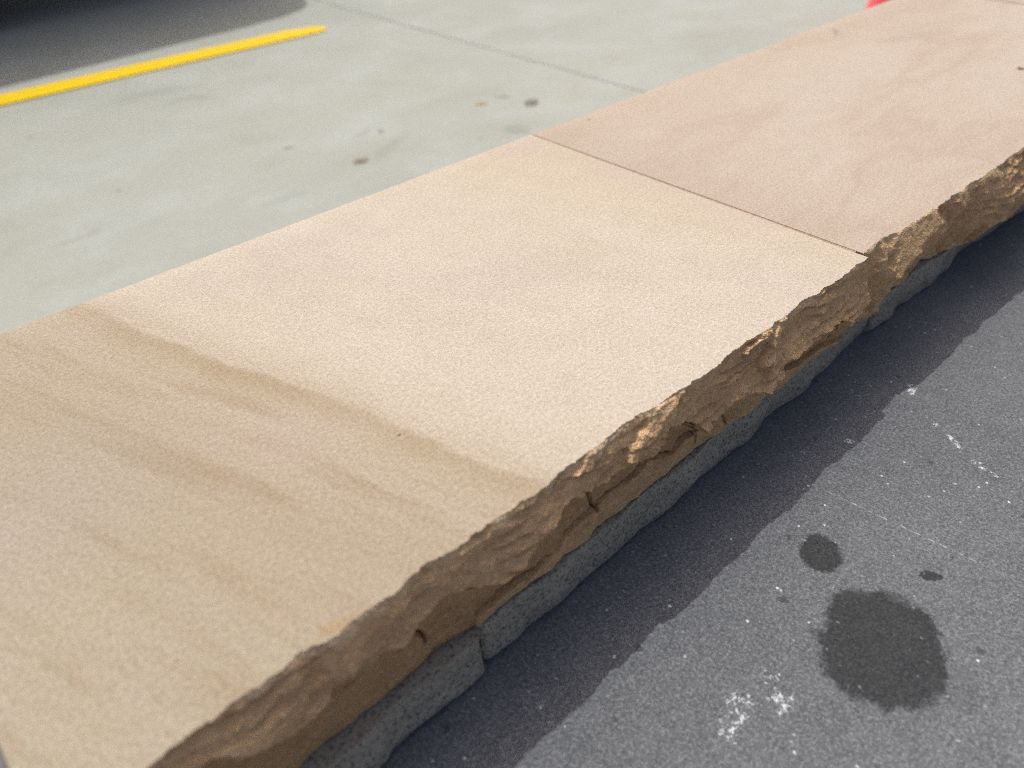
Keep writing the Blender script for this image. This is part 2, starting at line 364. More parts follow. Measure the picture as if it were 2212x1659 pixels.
TRACE_BOT_FAR = PX("2117,781 2135,767 2150,745 2160,716 2186,694 2211,680 2222,658 2233,640 2262,633 2290,624 2309,613 2334,607 2359,593 2385,580 2414,560 2442,542 2471,521 2500,499")
TRACE_C1 = PX("513,1864 578,1843 635,1819 696,1790 728,1762 761,1737 793,1705 818,1668 838,1644 859,1632 903,1613 940,1587 977,1563 1009,1534 1042,1506 1082,1465 1115,1443 1160,1428 1208,1411 1241,1389 1266,1353 1292,1324 1317,1295 1350,1263 1386,1230 1422,1212 1441,1186 1469,1176 1502,1153 1536,1134 1570,1121 1604,1098 1620,1064 1633,1039 1654,1030 1680,1037 1701,1047 1718,1022 1747,1001 1777,967 1798,948 1836,937 1878,900 1895,870 1924,849 1958,828 1984,802 2013,779 2043,771 2076,748 2100,718 2113,700")
TRACE_C2 = PX("1164,1510 1252,1436 1303,1404 1324,1378 1364,1346 1375,1321 1415,1274 1453,1243 1490,1212 1524,1186 1553,1165 1587,1127 1612,1113 1642,1102 1667,1072 1701,1050 1764,997 1806,967 1857,937 1891,912 1933,891 1967,874 1992,853 2026,834 2060,815 2093,781")
THK = 0.072
def curve_y(tr, z):
    a = np.array([on_z(px, py, z) for px, py in tr]); a = a[np.argsort(a[:, 0])]
    xs = np.linspace(a[0, 0], a[-1, 0], 700); ys = np.interp(xs, a[:, 0], a[:, 1])      # rounded a little between the traced points
    k = max(3, int(.0035 / (xs[1] - xs[0]))); w = np.hanning(2 * k + 3)[1:-1]; w /= w.sum()
    return xs, np.convolve(np.pad(ys, k, mode='edge'), w, mode='valid')
def curve_d(tr, y):
    a = np.array([on_y(px, py, y) for px, py in tr]); i = np.argsort(a[:, 0]); return a[i, 0], TOP - a[i, 1]
def groove(X, D, pts, w, dep):
    P = [(lambda q: (q[0], TOP - q[1]))(on_y(px, py, YE - 0.004)) for px, py in pts]; out = np.zeros_like(X)
    for (ax, ad), (bx, bd) in zip(P, P[1:]):
        L2 = (bx - ax) ** 2 + (bd - ad) ** 2; t = np.clip(((X - ax) * (bx - ax) + (D - ad) * (bd - ad)) / L2, 0, 1)
        dist = np.hypot(X - ax - t * (bx - ax), D - ad - t * (bd - ad)); out = np.maximum(out, dep * np.clip(1 - dist / w, 0, 1))
    return out

def facets(x, y, seed):
    # random tilted planes and shallow dents cut into one another: a chipped surface with sharp ridges
    ix = np.floor(x).astype(int); iy = np.floor(y).astype(int); best = np.full(x.shape, 9.0)
    for i in (-2, -1, 0, 1, 2):
        for j in (-2, -1, 0, 1, 2):
            a, b = ix + i, iy + j; dx = x - a - _h(a, b, seed); dy = y - b - _h(a, b, seed + 5)
            best = np.minimum(best, 0.42 * (dx * dx + dy * dy) + 0.55 * _h(a, b, seed + 7) + (_h(a, b, seed + 11) - .5) * 0.9 * dx + (_h(a, b, seed + 13) - .5) * 0.9 * dy)
    return best
def rough_detail(X, D, seed, layers=1.0):
    wx = X + 0.004 * fbm(X / .02, D / .012, seed + 2, 2); wd = D + 0.003 * fbm(X / .02, D / .012, seed + 4, 2)
    a = facets(wx / 0.040 + 0.5 * wd / 0.03, wd / 0.017 - 0.25 * wx / 0.04, seed)
    b = facets(wx / 0.013 + 0.5 * wd / 0.010, wd / 0.0060, seed + 3)
    c = facets(wx / 0.0050, wd / 0.0026, seed + 6)
    w = (D + 0.006 * fbm(X / .045, D / .03, seed + 15, 3)) / 0.0070; st = w - np.floor(w)             # thin bedding ledges
    st = np.where(st < .86, st / .86, (1 - st) / .14) - .5
    lay = layers * sstep(-.1, .35, vnoise(X / .035, D / .015, seed + 19))
    return 0.0100 * (a - .28) + 0.0048 * (b - .22) + 0.0015 * (c - .2) + 0.0028 * st * lay + 0.00035 * fbm(X / 0.003, D / 0.002, seed + 21, 2)

def slab_mesh(name, x0, x1, front, depth, top_mat, yb, nz, step, mid_band=None):
    """A coping stone: sawn top, broken front given by front(X, D) -> y, straight sawn back."""
    nx = int(round((x1 - x0) / step)) + 1
    xs = np.linspace(x0, x1, nx); ds = np.linspace(0, depth, nz)
    X, D = np.meshgrid(xs, ds, indexing='ij'); Y = front(X, D); Z = TOP - D
    V = np.stack([X, Y, Z], -1).reshape(-1, 3); F = []; fm = []
    idx = np.arange(nx * nz).reshape(nx, nz)
    q = np.stack([idx[:-1, :-1], idx[:-1, 1:], idx[1:, 1:], idx[1:, :-1]], -1).reshape(-1, 4)
    F += q.tolist(); fm += [1] * len(q)
    # top, a coarse sheet joined to the front row, then the eased back arris, back and underside
    rows = [0.0, .02, .08, .25, .5, .75, .95, 1.0]
    ring = [idx[:, 0]]; base = len(V); Vs = [V]
    yf = Y[:, 0]
    prof = [(yf + (yb - 0.004 - yf) * r, np.full(nx, TOP)) for r in rows[1:]]
    for k in (1, 2, 3):
        a = k / 3 * math.pi / 2; prof.append((np.full(nx, yb - 0.004 + 0.004 * math.sin(a)), np.full(nx, TOP - 0.004 + 0.004 * math.cos(a))))
    prof.append((np.full(nx, yb), np.full(nx, TOP - depth)))
    for py, pz in prof:
        Vs.append(np.stack([xs, py, pz], -1)); ring.append(np.arange(base, base + nx)); base += nx
    for a, b in zip(ring, ring[1:]):
        q = np.stack([a[:-1], a[1:], b[1:], b[:-1]], -1).tolist(); F += q; fm += [0] * len(q)
    a, b = ring[-1], idx[:, -1]
    q = np.stack([a[:-1], a[1:], b[1:], b[:-1]], -1).tolist(); F += q; fm += [0] * len(q)
    for i, rev in ((0, False), (nx - 1, True)):
        loop = idx[i, ::-1].tolist() + [int(r[i]) for r in ring[1:]]
        F.append(loop[::-1] if rev else loop); fm.append(0)
    V = np.concatenate(Vs)
    if mid_band is not None:                                         # the sawn end is not quite square, so the joint tapers
        m = V[:, 0] > x1 - .0001; V[m, 0] += (0.0012 * (V[m, 1] - .2) / .38 - .0004 + 0.0003 * vnoise(V[m, 1] / .02, V[m, 1] * 0, 5))
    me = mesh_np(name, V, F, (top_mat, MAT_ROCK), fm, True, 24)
    at = me.attributes.new('mid_band', 'FLOAT', 'POINT'); val = np.zeros(len(V), np.float32)
    if mid_band is not None: val[:nx * nz] = mid_band(X, D).reshape(-1)
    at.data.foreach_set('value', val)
    return me

# ---- the near stone
X1a, X1b = -0.053, 0.5580
tx, ty = curve_y(TRACE_TOP, TOP); bx, by = curve_y(TRACE_BOT, TOP - THK)
c1x, c1d = curve_d(TRACE_C1, YE - 0.004); c2x, c2d = curve_d(TRACE_C2, YE - 0.002)
KNOBS = [  # upper end, lower end (pixels), half width (m), slope outwards
    ((1640, 975), (1578, 1112), .0165, .60), ((1490, 1075), (1460, 1165), .0085, .59), ((1860, 820), (1846, 872), .0060, .60),
    ((1925, 765), (1914, 800), .0085, .62), ((1215, 1285), (1160, 1360), .0060, .545), ((1898, 800), (1872, 892), .0055, .545),
    ((2040, 690), (2016, 728), .0085, .60), ((2080, 660), (2066, 690), .0065, .60), ((1735, 905), (1728, 925), .010, .60), ((1040, 1378), (1026, 1420), .0030, .56)]
def mid_band_near(X, D):
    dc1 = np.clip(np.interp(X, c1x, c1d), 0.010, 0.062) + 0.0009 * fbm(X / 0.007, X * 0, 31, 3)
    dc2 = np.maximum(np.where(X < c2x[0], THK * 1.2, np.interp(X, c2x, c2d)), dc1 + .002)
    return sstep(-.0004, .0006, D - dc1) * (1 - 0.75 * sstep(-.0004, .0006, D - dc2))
def front_near(X, D):
    yt = np.interp(X, tx, ty); yb_ = np.interp(X, bx, by)
    jag = 0.0006 * fbm(X / 0.005, X * 0, 3, 3) + 0.0004 * vnoise(X / 0.0014, X * 0, 8)
    dc1 = np.clip(np.interp(X, c1x, c1d), 0.010, 0.062) + 0.0009 * fbm(X / 0.007, X * 0, 31, 3)
    dc2 = np.where(X < c2x[0], THK * 1.2, np.interp(X, c2x, c2d)) + 0.0007 * fbm(X / 0.006, X * 0, 37, 3)
    dc2 = np.maximum(dc2, dc1 + 0.002)
    A1 = (0.36 + 0.08 * vnoise(X / 0.04, X * 0, 51)) * np.clip(dc1, .012, .045)
    u = np.clip(D / dc1, 0, 1.2)
    o = A1 * (0.15 * u + 0.85 * u ** 1.8)                     # flares out towards the lip of the first bed
    s1 = sstep(-0.0003, 0.0006, D - dc1)                      # past the first bedding plane
    t2 = np.clip((D - dc1) / np.maximum(dc2 - dc1, .004), 0, 1)
    o2 = (A1 - .0040) * (1 - 1.35 * t2 ** 0.7)
    s2 = sstep(-0.0003, 0.0006, D - dc2)
    o3 = 0.10 * A1 + 0.0002 + 0.10 * np.clip(D - dc2, 0, .02)
    det = rough_detail(X, D, 11)
    t = D / THK
    ob = (o * (1 - s1) + o2 * s1) * (1 - s2) + o3 * s2
    ob = ob * (1 - sstep(.90, 1.0, t) * 0.35) + det * sstep(0, 0.004, D) * (1 - 0.5 * s1)
    base = (yt - yb_) * t
    out = np.minimum(ob + base, 0.46 * D + 0.0002)            # stays inside the shade of the arris ...
    for (ax, ay), (cx_, cy_), hw, sl_ in KNOBS:               # ... but for a few spalls that stand out into the sun
        q0 = on_y(ax, ay, YE - .002); q1 = on_y(cx_, cy_, YE - .011)
        dd0, dd1 = TOP - q0[1], TOP - q1[1]
        xc = q0[0] + (q1[0] - q0[0]) * np.clip((D - dd0) / (dd1 - dd0), -.2, 1.0)
        w = sstep(1.15, .75, np.abs(X - xc) / hw + 0.30 * fbm(X / .006, D / .005, 77, 2)) * (1 - sstep(dd1 - .0004, dd1 + .0012, D + .0012 * fbm(X / .004, D / .004, 79, 2)))
        out = out + w * np.maximum(0, (sl_ * D + 0.0006 + 0.5 * det) - out) * sstep(0, .0015, D)
    y = yt - out + jag * (1 - sstep(0, .006, D))
    dx = np.abs(D - dc2 - .0003); y = y + 0.0090 * np.clip(1 - dx / .0015, 0, 1) * sstep(.0, .4, vnoise(X / .03, X * 0, 87) + .55) * (X > c2x[0])
    dx = np.abs(D - dc1 - .0006); y = y + 0.0080 * np.clip(1 - dx / .0015, 0, 1) * sstep(.0, .4, vnoise(X / .03, X * 0, 89) + .40)
    for pts, w, dp in (([(1447, 1203), (1457, 1240), (1472, 1256)], .0015, .009), ([(1697, 1047), (1706, 1085)], .0015, .009),
                       ([(1006, 1546), (1046, 1562), (1052, 1582)], .0015, .009), ([(1770, 1012), (1776, 1036)], .0012, .006),
                       ([(1735, 1045), (1752, 1018)], .0012, .006), ([(2025, 772), (2040, 800), (2030, 822)], .0014, .008), ([(1660, 1030), (1690, 1033), (1701, 1050)], .0016, .009),
                       ([(1040, 1372), (1032, 1400), (1028, 1420)], .0012, .006)):
        y = y + groove(X, D, pts, w, dp)
    return y
near = link('coping_stone', slab_mesh('coping_stone', X1a, X1b, front_near, THK, MAT_NEAR, 0.5795, 124, 0.0007, mid_band_near),
            label='buff sandstone coping slab with brown bands, rock-faced edge and a thin joint at each end', cat='coping stone', group='sandstone coping slabs on the wall')

# ---- the far stone: broken into big facets, traced as (pixel, pixel, how far it stands out in mm)
X2a, X2b = 0.5602, 1.4735
FAR_PTS = [(2117, 690, 2), (2140, 666, 6), (2182, 650, 11), (2150, 612, 5), (2118, 745, 0), (2150, 728, 3), (2172, 600, 4), (2192, 612, 7),
           (2186, 655, 14), (2212, 672, 21), (2241, 612, 18), (2288, 532, 11), (2235, 560, 8), (2254, 606, -8), (2295, 592, -13), (2340, 562, -8), (2292, 562, -8), (2262, 590, -9), (2300, 545, 2),
           (2262, 626, -10), (2334, 600, -3), (2320, 512, 5), (2352, 488, 8), (2368, 520, 6), (2382, 535, 11), (2400, 556, 16), (2372, 470, 5), (2400, 470, 11),
           (2436, 482, 14), (2440, 530, 22), (2420, 440, 7), (2470, 440, 13), (2500, 430, 15), (2500, 480, 24), (2455, 500, 17)]
ftx, fty = curve_y(TRACE_TOP_FAR, TOP); fbx, fby = curve_y(TRACE_BOT_FAR, TOP - THK)
def far_field():
    pts = []
    for px, py, o in FAR_PTS:
        x, z = on_y(px, py, YE - o / 1000); pts.append((x, min(max(TOP - z, 0.004), THK - .004), o / 1000))
    for x in np.arange(X2a - .01, 1.60, 0.012): pts.append((x, 0.0, 0.0))
    for x, y in zip(fbx, fby): pts.append((x, THK, float(np.clip(np.interp(x, ftx, fty) - y, -.013, .024))))
    rng = random.Random(5)
    for x in np.arange(0.93, 1.60, 0.03):
        pts.append((x, THK, .012 + .008 * rng.random()))
        for d in (.016, .034, .054): pts.append((x + rng.uniform(-.012, .012), d + rng.uniform(-.007, .007), .004 + .2 * d + rng.uniform(-.004, .006)))
    pts.append((X2a - .01, THK, 0.0)); pts.append((X2a - .01, .035, .003))
    return pts
FARP = far_field()
def tri_interp(pts, X, D, default=0.0):
    out = np.full(X.shape, default); P = np.array(pts)
    r = delaunay_2d_cdt([Vector((p[0], p[1])) for p in pts], [], [], 0, 1e-6)
    verts, faces, orig = r[0], r[2], r[3]
    val = [P[o[0], 2] if o else 0.0 for o in orig]
    for f in faces:
        (ax, ay), (bx_, by_), (cx_, cy_) = [verts[i] for i in f]; a, b, c = [val[i] for i in f]
        den = (by_ - cy_) * (ax - cx_) + (cx_ - bx_) * (ay - cy_)
        if abs(den) < 1e-12: continue
        i0, i1 = np.searchsorted(X[:, 0], [min(ax, bx_, cx_), max(ax, bx_, cx_)])
        if i1 <= i0: continue
        xs, dd = X[i0:i1], D[i0:i1]
        l1 = ((by_ - cy_) * (xs - cx_) + (cx_ - bx_) * (dd - cy_)) / den; l2 = ((cy_ - ay) * (xs - cx_) + (ax - cx_) * (dd - cy_)) / den; l3 = 1 - l1 - l2
        m = (l1 >= -1e-6) & (l2 >= -1e-6) & (l3 >= -1e-6)
        o = out[i0:i1]; o[m] = (l1 * a + l2 * b + l3 * c)[m]
    return out
def front_far(X, D):
    wx = X + 0.0022 * fbm(X / .012, D / .010, 61, 3); wd = np.clip(D + 0.0022 * fbm(X / .012, D / .010, 71, 3) * sstep(0, .006, D), 0, THK)
    xo = np.linspace(X2a - .02, X2b + .02, 1300); do = np.linspace(0, THK, 110); XO, DO = np.meshgrid(xo, do, indexing='ij')
    G = tri_interp(FARP, XO, DO)
    fi = np.clip((wx - xo[0]) / (xo[1] - xo[0]), 0, len(xo) - 1.001); fj = np.clip(wd / (do[1] - do[0]), 0, len(do) - 1.001)
    i = fi.astype(int); j = fj.astype(int); a = fi - i; b = fj - j
    o = G[i, j] * (1 - a) * (1 - b) + G[i + 1, j] * a * (1 - b) + G[i, j + 1] * (1 - a) * b + G[i + 1, j + 1] * a * b
    yt = np.interp(X, ftx, fty) + 0.004 * vnoise(X / .03, X * 0, 93) * sstep(.84, .90, X)
    jag = 0.0007 * fbm(X / 0.006, X * 0, 13, 3) + 0.0003 * vnoise(X / 0.0014, X * 0, 18)
    big = sstep(.80, .86, X)
    o = np.minimum(o + rough_detail(X, D, 41) * sstep(0, .005, D) * (0.9 + 0.7 * big), 0.62 * D + .0006)
    y = yt - o + jag * (1 - sstep(0, .006, D))
    return y
far = link('coping_stone', slab_mesh('coping_stone_far', X2a, X2b, front_far, THK, MAT_FAR, 0.5775, 86, 0.0009),
           label='pinkish sandstone coping slab with a jutting broken knob on its rock-faced edge beside the joint', cat='coping stone', group='sandstone coping slabs on the wall')
far.location.z = 0.0002
def front_other(seed):
    def f(X, D):
        return YE - 0.12 * D * (0.6 + 0.5 * vnoise(X / .05, D / .03, seed)) - rough_detail(X, D, seed) * sstep(0, .005, D) + 0.003 * vnoise(X / .03, X * 0, seed + 2)
    return f
link('coping_stone', slab_mesh('coping_stone_next', 1.4790, 2.39, front_other(101), THK, MAT_OTHER, 0.578, 44, 0.0018),
     label='sandstone coping slab at the far end of the row, past the pinkish slab', cat='coping stone', group='sandstone coping slabs on the wall')
link('coping_stone', slab_mesh('coping_stone_first', -0.67, -0.0600, front_other(131), THK, MAT_OTHER, 0.578, 44, 0.0018),
     label='sandstone coping slab past the brown-banded slab, at the opposite end from the pinkish one', cat='coping stone', group='sandstone coping slabs on the wall')

# ------------------------------------------------------------------ the wall under the coping
wall = link('retaining_wall', None, label='low wall of rough dark grey stones under the sandstone coping', cat='wall', loc=(0, 0, 0))
bm = bmesh.new(); box(bm, -0.66, 2.38, 0.245, 0.535, 0.0, TOP - THK - 0.003); link('core', bm_mesh('core', bm), MAT_CORE, wall)
for xa, xb, dz, mat in ((X1b + .0002, X2a - .0002, .0002, MAT_MORT), (-0.0598, X1a - .0002, .004, MAT_CORE), (X2b + .0002, 1.4788, .003, MAT_MORT)):
    bm = bmesh.new(); box(bm, xa, xb, 0.2100, 0.5735, TOP - THK - .002, TOP - dz); link('joint_mortar', bm_mesh('joint', bm), mat, wall)

TRACE_BASE = PX("916,1875 936,1856 952,1827 985,1799 1021,1770 1066,1738 1107,1701 1147,1664 1176,1634")
TRACE_BASE2 = PX("1182,1612 1190,1606 1216,1580 1252,1552 1288,1523 1342,1490 1368,1465 1397,1433 1436,1404 1473,1375 1498,1353 1549,1300 1587,1271 1629,1241 1671,1208 1705,1165 1739,1136 1777,1106 1810,1089 1836,1060 1857,1030 1891,1005 1933,980 1958,959 1975,933 2017,895 2060,850 2102,814 2124,799")
TRACE_BASE3 = PX("2153,784 2168,763 2200,745 2225,727 2262,705 2290,676 2312,647 2330,625")
TRACE_BASE4 = PX("2345,612 2356,607 2406,575 2500,510")
def wall_stone(x0, x1, base, seed, z0=None, z1=None, step=0.0016, nz=36, flip=False, ymean=None, back=None):
    z0 = FLOOR - .012 if z0 is None else z0; z1 = TOP - THK - 0.002 if z1 is None else z1
    nx = max(6, int((x1 - x0) / step)); xs = np.linspace(x0, x1, nx); zs = np.linspace(z1, z0, nz)
    X, Zz = np.meshgrid(xs, zs, indexing='ij')
    if base is not None:
        cx_, cy_ = curve_y(base, FLOOR); yb_ = np.interp(X, cx_, cy_)
    else: yb_ = np.full(X.shape, ymean)
    s = -1 if not flip else 1
    t = (z1 - Zz) / (z1 - FLOOR) if not flip else (z1 - Zz) / (z1 - z0)
    bulge = 0.0012 * np.sin(np.clip(t, 0, 1) * math.pi) + 0.0022 * fbm(X / .035, Zz / .02, seed, 3) * np.sin(np.clip(t, 0.02, 1) * math.pi) ** .5 + 0.0012 * (scallop(X / .022, Zz / .014, seed) - .25)
    Yv = yb_ + s * bulge - s * 0.006 * sstep(.78, 1.02, t) ** 2 + s * 0.0035
    endr = np.minimum(X - x0, x1 - X); Yv = Yv - s * 0.003 * (1 - np.clip(endr / .004, 0, 1)) ** 2      # softened ends
    if flip: Yv = Yv - s * 0.006 * (1 - np.clip(np.minimum(Zz - z0, z1 - Zz) / .012, 0, 1)) ** 2
    V = np.stack([X, Yv, Zz], -1).reshape(-1, 3).tolist(); idx = np.arange(nx * nz).reshape(nx, nz)
    q = np.stack([idx[:-1, :-1], idx[:-1, 1:], idx[1:, 1:], idx[1:, :-1]], -1).reshape(-1, 4)
    if flip: q = q[:, ::-1]
    F = q.tolist(); yk = back; n = len(V)
    V += [(x0, yk, z1), (x0, yk, z0), (x1, yk, z1), (x1, yk, z0)]
    top = idx[:, 0].tolist() + [n + 2, n]; bot = idx[:, -1].tolist() + [n + 3, n + 1]; e0 = idx[0, :].tolist() + [n + 1, n]; e1 = idx[-1, :].tolist() + [n + 3, n + 2]; bk = [n, n + 2, n + 3, n + 1]
    F += [top, bot[::-1], e0[::-1], e1, bk]
    if flip: F[-5:] = [f[::-1] for f in F[-5:]]
    link('wall_stone', mesh_np('wall_stone', V, F, (MAT_GREY,), None, True, 40), parent=wall)
j1 = on_y(1171, 1578, YE)[0]; j2 = on_y(2136, 785, YE)[0]; j3 = on_y(2334, 622, YE)[0]
wall_stone(-0.655, j1 - .0009, TRACE_BASE, 201, back=.244)
wall_stone(j1 + .0009, j2 - .0012, TRACE_BASE2, 211, back=.244)
wall_stone(j2 + .0012, j3 - .002, TRACE_BASE3, 221, back=.244)
wall_stone(j3 + .002, 1.50, TRACE_BASE4, 231, back=.244)
wall_stone(1.505, 2.375, None, 241, ymean=.206, back=.244)
rng = random.Random(4)
for r, (za, zb) in enumerate(((0.004, .096), (.099, .186), (.189, TOP - THK - .004))):
    x = -0.655
    while x < 2.30:
        L = min(rng.uniform(.22, .46), 2.376 - x)
        if 2.376 - x - L < .12: L = 2.376 - x
        wall_stone(x, x + L - .004, None, 300 + int(x * 50) + r * 40, za, zb, .012, 12, True, .553, .536); x += L

# ------------------------------------------------------------------ ground
bm = bmesh.new(); bmesh.ops.create_grid(bm, x_segments=1, y_segments=1, size=600); me = bm_mesh('ground', bm)
for v in me.vertices: v.co.z = -0.0045
link('ground', me, MAT_SEAL, kind='structure')
pave = link('concrete_pavement', None, kind='structure', loc=(0, 0, 0))
JX, JY = 1.622, 0.572 - 0.0
xj = [JX + 3.0 * k for k in range(-6, 12)]; yj = [-8.4, -2.4, 3.6 + 1.3, 9.0, 13.5, 18.0]
for a, b in zip(xj, xj[1:]):
    for c, d in zip(yj, yj[1:]):
        bm = bmesh.new(); box(bm, a + .0021, b - .0021, c + .0021, d - .0021, -0.011, 0.0, .0022, 1)
        link('concrete_panel', bm_mesh('concrete_panel', bm), MAT_CONC, pave)

bm = bmesh.new(); box(bm, -2.6, 4.6, -3.2, 0.2455, 0.001, FLOOR, .004, 1)
link('stone_terrace', bm_mesh('stone_terrace', bm), MAT_TERR, kind='structure')

# ------------------------------------------------------------------ yellow line
t = NT('yellow_line_paint'); n = t.noise(t.co, 30, 4, .6); n2 = t.noise(t.co, 240, 3, .65)
yc = t.mix(t.mapr(n, .35, .7), (.74, .515, .000), (.80, .575, .001)); yc = t.mix(t.mapr(n2, .68, .76, 0, .3), yc, (.5, .40, .1))
MAT_YEL = t.done(yc, 0.6, t.bump(n2, .3, .0015), 0.15)
y0, y1 = 2.412, 2.512; out = [(-4.2, y0), (1.375, y0)]
for k in range(1, 8):
    a = k / 8 * math.pi / 2; out.append((1.375 + .045 * math.sin(a), y0 + .055 * (1 - math.cos(a))))
out += [(1.40, y0 + .075), (1.33, y1 - .006), (1.30, y1), (-4.2, y1)]
bm = bmesh.new(); f = bm.faces.new([bm.verts.new((x, y, 0.0)) for x, y in out])
ex = bmesh.ops.extrude_face_region(bm, geom=[f]); bmesh.ops.translate(bm, verts=[g for g in ex['geom'] if isinstance(g, bmesh.types.BMVert)], vec=(0, 0, .003))
bmesh.ops.translate(bm, verts=bm.verts, vec=(0, 0, .0006))
link('parking_line', bm_mesh('parking_line', bm), MAT_YEL, label='bright yellow painted parking line on the pale concrete', cat='parking line')

# ------------------------------------------------------------------ dirt on the concrete
def clump(px, py, w, l, hgt, col, seed, ang, label):
    x, y = on_z(px, py, 0.0); rg = np.random.RandomState(seed); V = []; F = []; n = 18; rings = 4
    for r in range(rings + 1):
        q = r / rings
        for k in range(n):
            a = k / n * 2 * math.pi; w_ = 1 + .35 * vnoise(np.array([k * .9]), np.array([r * .4 + seed]), seed)[0]
            rad = q * w_; V.append((rad * w * math.cos(a), rad * l * math.sin(a), .0004 + hgt * (1 - q * q) * (0.7 + .6 * rg.rand())))
    for r in range(rings):
        for k in range(n): F.append((r * n + k, r * n + (k + 1) % n, (r + 1) * n + (k + 1) % n, (r + 1) * n + k))
    F.append([rings * n + k for k in range(n)][::-1])
    o = link('dirt_clump', mesh_np('dirt_clump', V, F, (plain('dirt_%d' % seed, col, .95, .35, 160, .1, bump=.5),)), label=label, cat='debris', group='bits of dirt on the concrete', loc=(x, y, 0.0004))
    o.rotation_euler.z = ang
clump(880, 393, .021, .015, .002, (.235, .215, .17), 1, .2, 'small dark brown dirt clump alone on the concrete beside the brown-banded coping slab')
clump(1298, 251, .027, .019, .002, (.21, .20, .175), 2, .5, 'larger dark grey dirt clump on the concrete by the slab joint')
clump(1175, 253, .016, .012, .002, (.36, .31, .20), 3, 0, 'small tan dirt clump on the concrete near the darker clump')

# ------------------------------------------------------------------ traffic cone
MAT_CONE = plain('fluorescent_red_plastic', (.95, .135, .165), .45, .06, 12, .5)
MAT_BAND = plain('white_reflective_band', (.75, .75, .74), .35, .05, 80, .5)
cone = link('traffic_cone', None, label='fluorescent red traffic cone standing on the concrete past the wall', cat='traffic cone', loc=(2.52, 0.985, 0.0))
def lathe(prof, n=40):
    V = []; F = []
    for r, z in prof:
        for k in range(n): a = k / n * 2 * math.pi; V.append((r * math.cos(a), r * math.sin(a), z))
    for i in range(len(prof) - 1):
        for k in range(n): F.append((i * n + k, i * n + (k + 1) % n, (i + 1) * n + (k + 1) % n, (i + 1) * n + k))
    return V, F
bm = bmesh.new(); box(bm, -.178, .178, -.178, .178, .0006, .028, .010, 3); link('base', bm_mesh('cone_base', bm, True, 40), MAT_CONE, cone)
V, F = lathe([(.148, .0285), (.138, .034), (.132, .05), (.026, .69), (.022, .70), (.016, .70), (.014, .68), (.10, .08)])
link('cone_body', mesh_np('cone_body', V, F, (MAT_CONE,), None, True, 40), parent=cone)
def rr(z): return .132 + (.026 - .132) * (z - .05) / .64 + .0012
for za, zb in ((.34, .44), (.52, .62)):
    V, F = lathe([(rr(za) - .002, za), (rr(za), za + .001), (rr(zb), zb - .001), (rr(zb) - .002, zb)])
    link('reflective_band', mesh_np('band', V, F, (MAT_BAND,), None, True, 40), parent=cone)

# ------------------------------------------------------------------ parked car (its shadow and near wheel reach into the photograph)
CARX, CARY = -0.66, 3.98            # middle of the car
car = link('parked_car', None, label='dark grey car parked along the yellow line, casting shade on the concrete', cat='car', loc=(CARX, CARY, 0)); car.rotation_euler.z = math.radians(7)
MAT_PAINT = plain('grey_car_paint', (.055, .058, .062), .28, .03, 4, .5, .0, **{'Coat Weight': 1.0, 'Coat Roughness': .04})
MAT_GLASS = plain('dark_car_glass', (.012, .014, .016), .05, .02, 4, .5)
MAT_TYRE = plain('tyre_rubber', (.018, .018, .018), .85, .2, 90, .3, bump=.3)
MAT_RIM = plain('alloy_rim', (.45, .46, .47), .35, .05, 20, .5, .9)
MAT_BLK = plain('black_plastic', (.02, .02, .021), .6, .15, 60, .4)
MAT_RED = plain('red_lamp_lens', (.35, .01, .012), .15, .05, 20, .5)
MAT_LAMP = plain('clear_lamp_lens', (.7, .72, .74), .08, .03, 20, .5)
WR, WX = .38, (0.92, -1.66)
def lerp(x, pts): a = np.array(pts); return float(np.interp(x, a[:, 0], a[:, 1]))
HW = [(-2.40, .62), (-2.30, .78), (-2.05, .88), (-1.2, .905), (1.2, .91), (2.05, .91), (2.30, .895), (2.37, .86), (2.40, .80)]
BELT = [(-2.40, .58), (-2.32, .68), (-1.9, .80), (-1.0, .93), (0, .97), (1.5, 1.02), (2.2, 1.03), (2.34, .98), (2.40, .90)]
ROOF = [(-2.40, .60), (-2.32, .72), (-1.9, .86), (-1.05, .985), (-.25, 1.38), (.25, 1.455), (.7, 1.45), (1.15, 1.36), (1.75, 1.085), (2.2, 1.06), (2.34, 1.0), (2.40, .92)]
BELT = [(a, b * 1.34) for a, b in BELT]; ROOF = [(a, b * 1.34) for a, b in ROOF]
stations = sorted(set(list(np.linspace(-2.40, 2.40, 97).round(4)) + [-2.395, 2.395]))
V = []; rings = []
for x in stations:
    hw, be, ro = lerp(x, HW), lerp(x, BELT), lerp(x, ROOF)
    low = .30 if abs(x) < 1.7 else .30 + .08 * (abs(x) - 1.7) / .7 if abs(x) < 2.1 else .34 + .10 * (abs(x) - 2.1) / .3
    for w in WX:
        d = abs(x - w)
        if d < .44: low = max(low, WR + math.sqrt(.44 ** 2 - d * d) * .93)
    cab = max(0.0, ro - be); ti = min(1.0, cab / .3)
    half = [(0.0, low + .01 if low < .3 else low), (hw * .75, low), (hw - .035, low + .004), (hw - .012, low + (be - low) * .15), (hw, low + (be - low) * .45), (hw - .008, low + (be - low) * .75), (hw - .035, be)]
    half += [(hw - .045 - (.10 * ti), be + cab * .35), (hw - .07 - .17 * ti, be + cab * .75), (hw - .12 - .21 * ti, be + cab * .94), ((hw - .2) * .55, ro), (0.0, ro + .01 * ti)]
    ring = [(x, -yy, zz) for yy, zz in half] + [(x, yy, zz) for yy, zz in half[1:-1][::-1]]
    rings.append(list(range(len(V), len(V) + len(ring)))); V += ring
F = []
for a, b in zip(rings, rings[1:]):
    n = len(a)
    for k in range(n): F.append((a[k], a[(k + 1) % n], b[(k + 1) % n], b[k]))
F += [rings[0], rings[-1][::-1]]
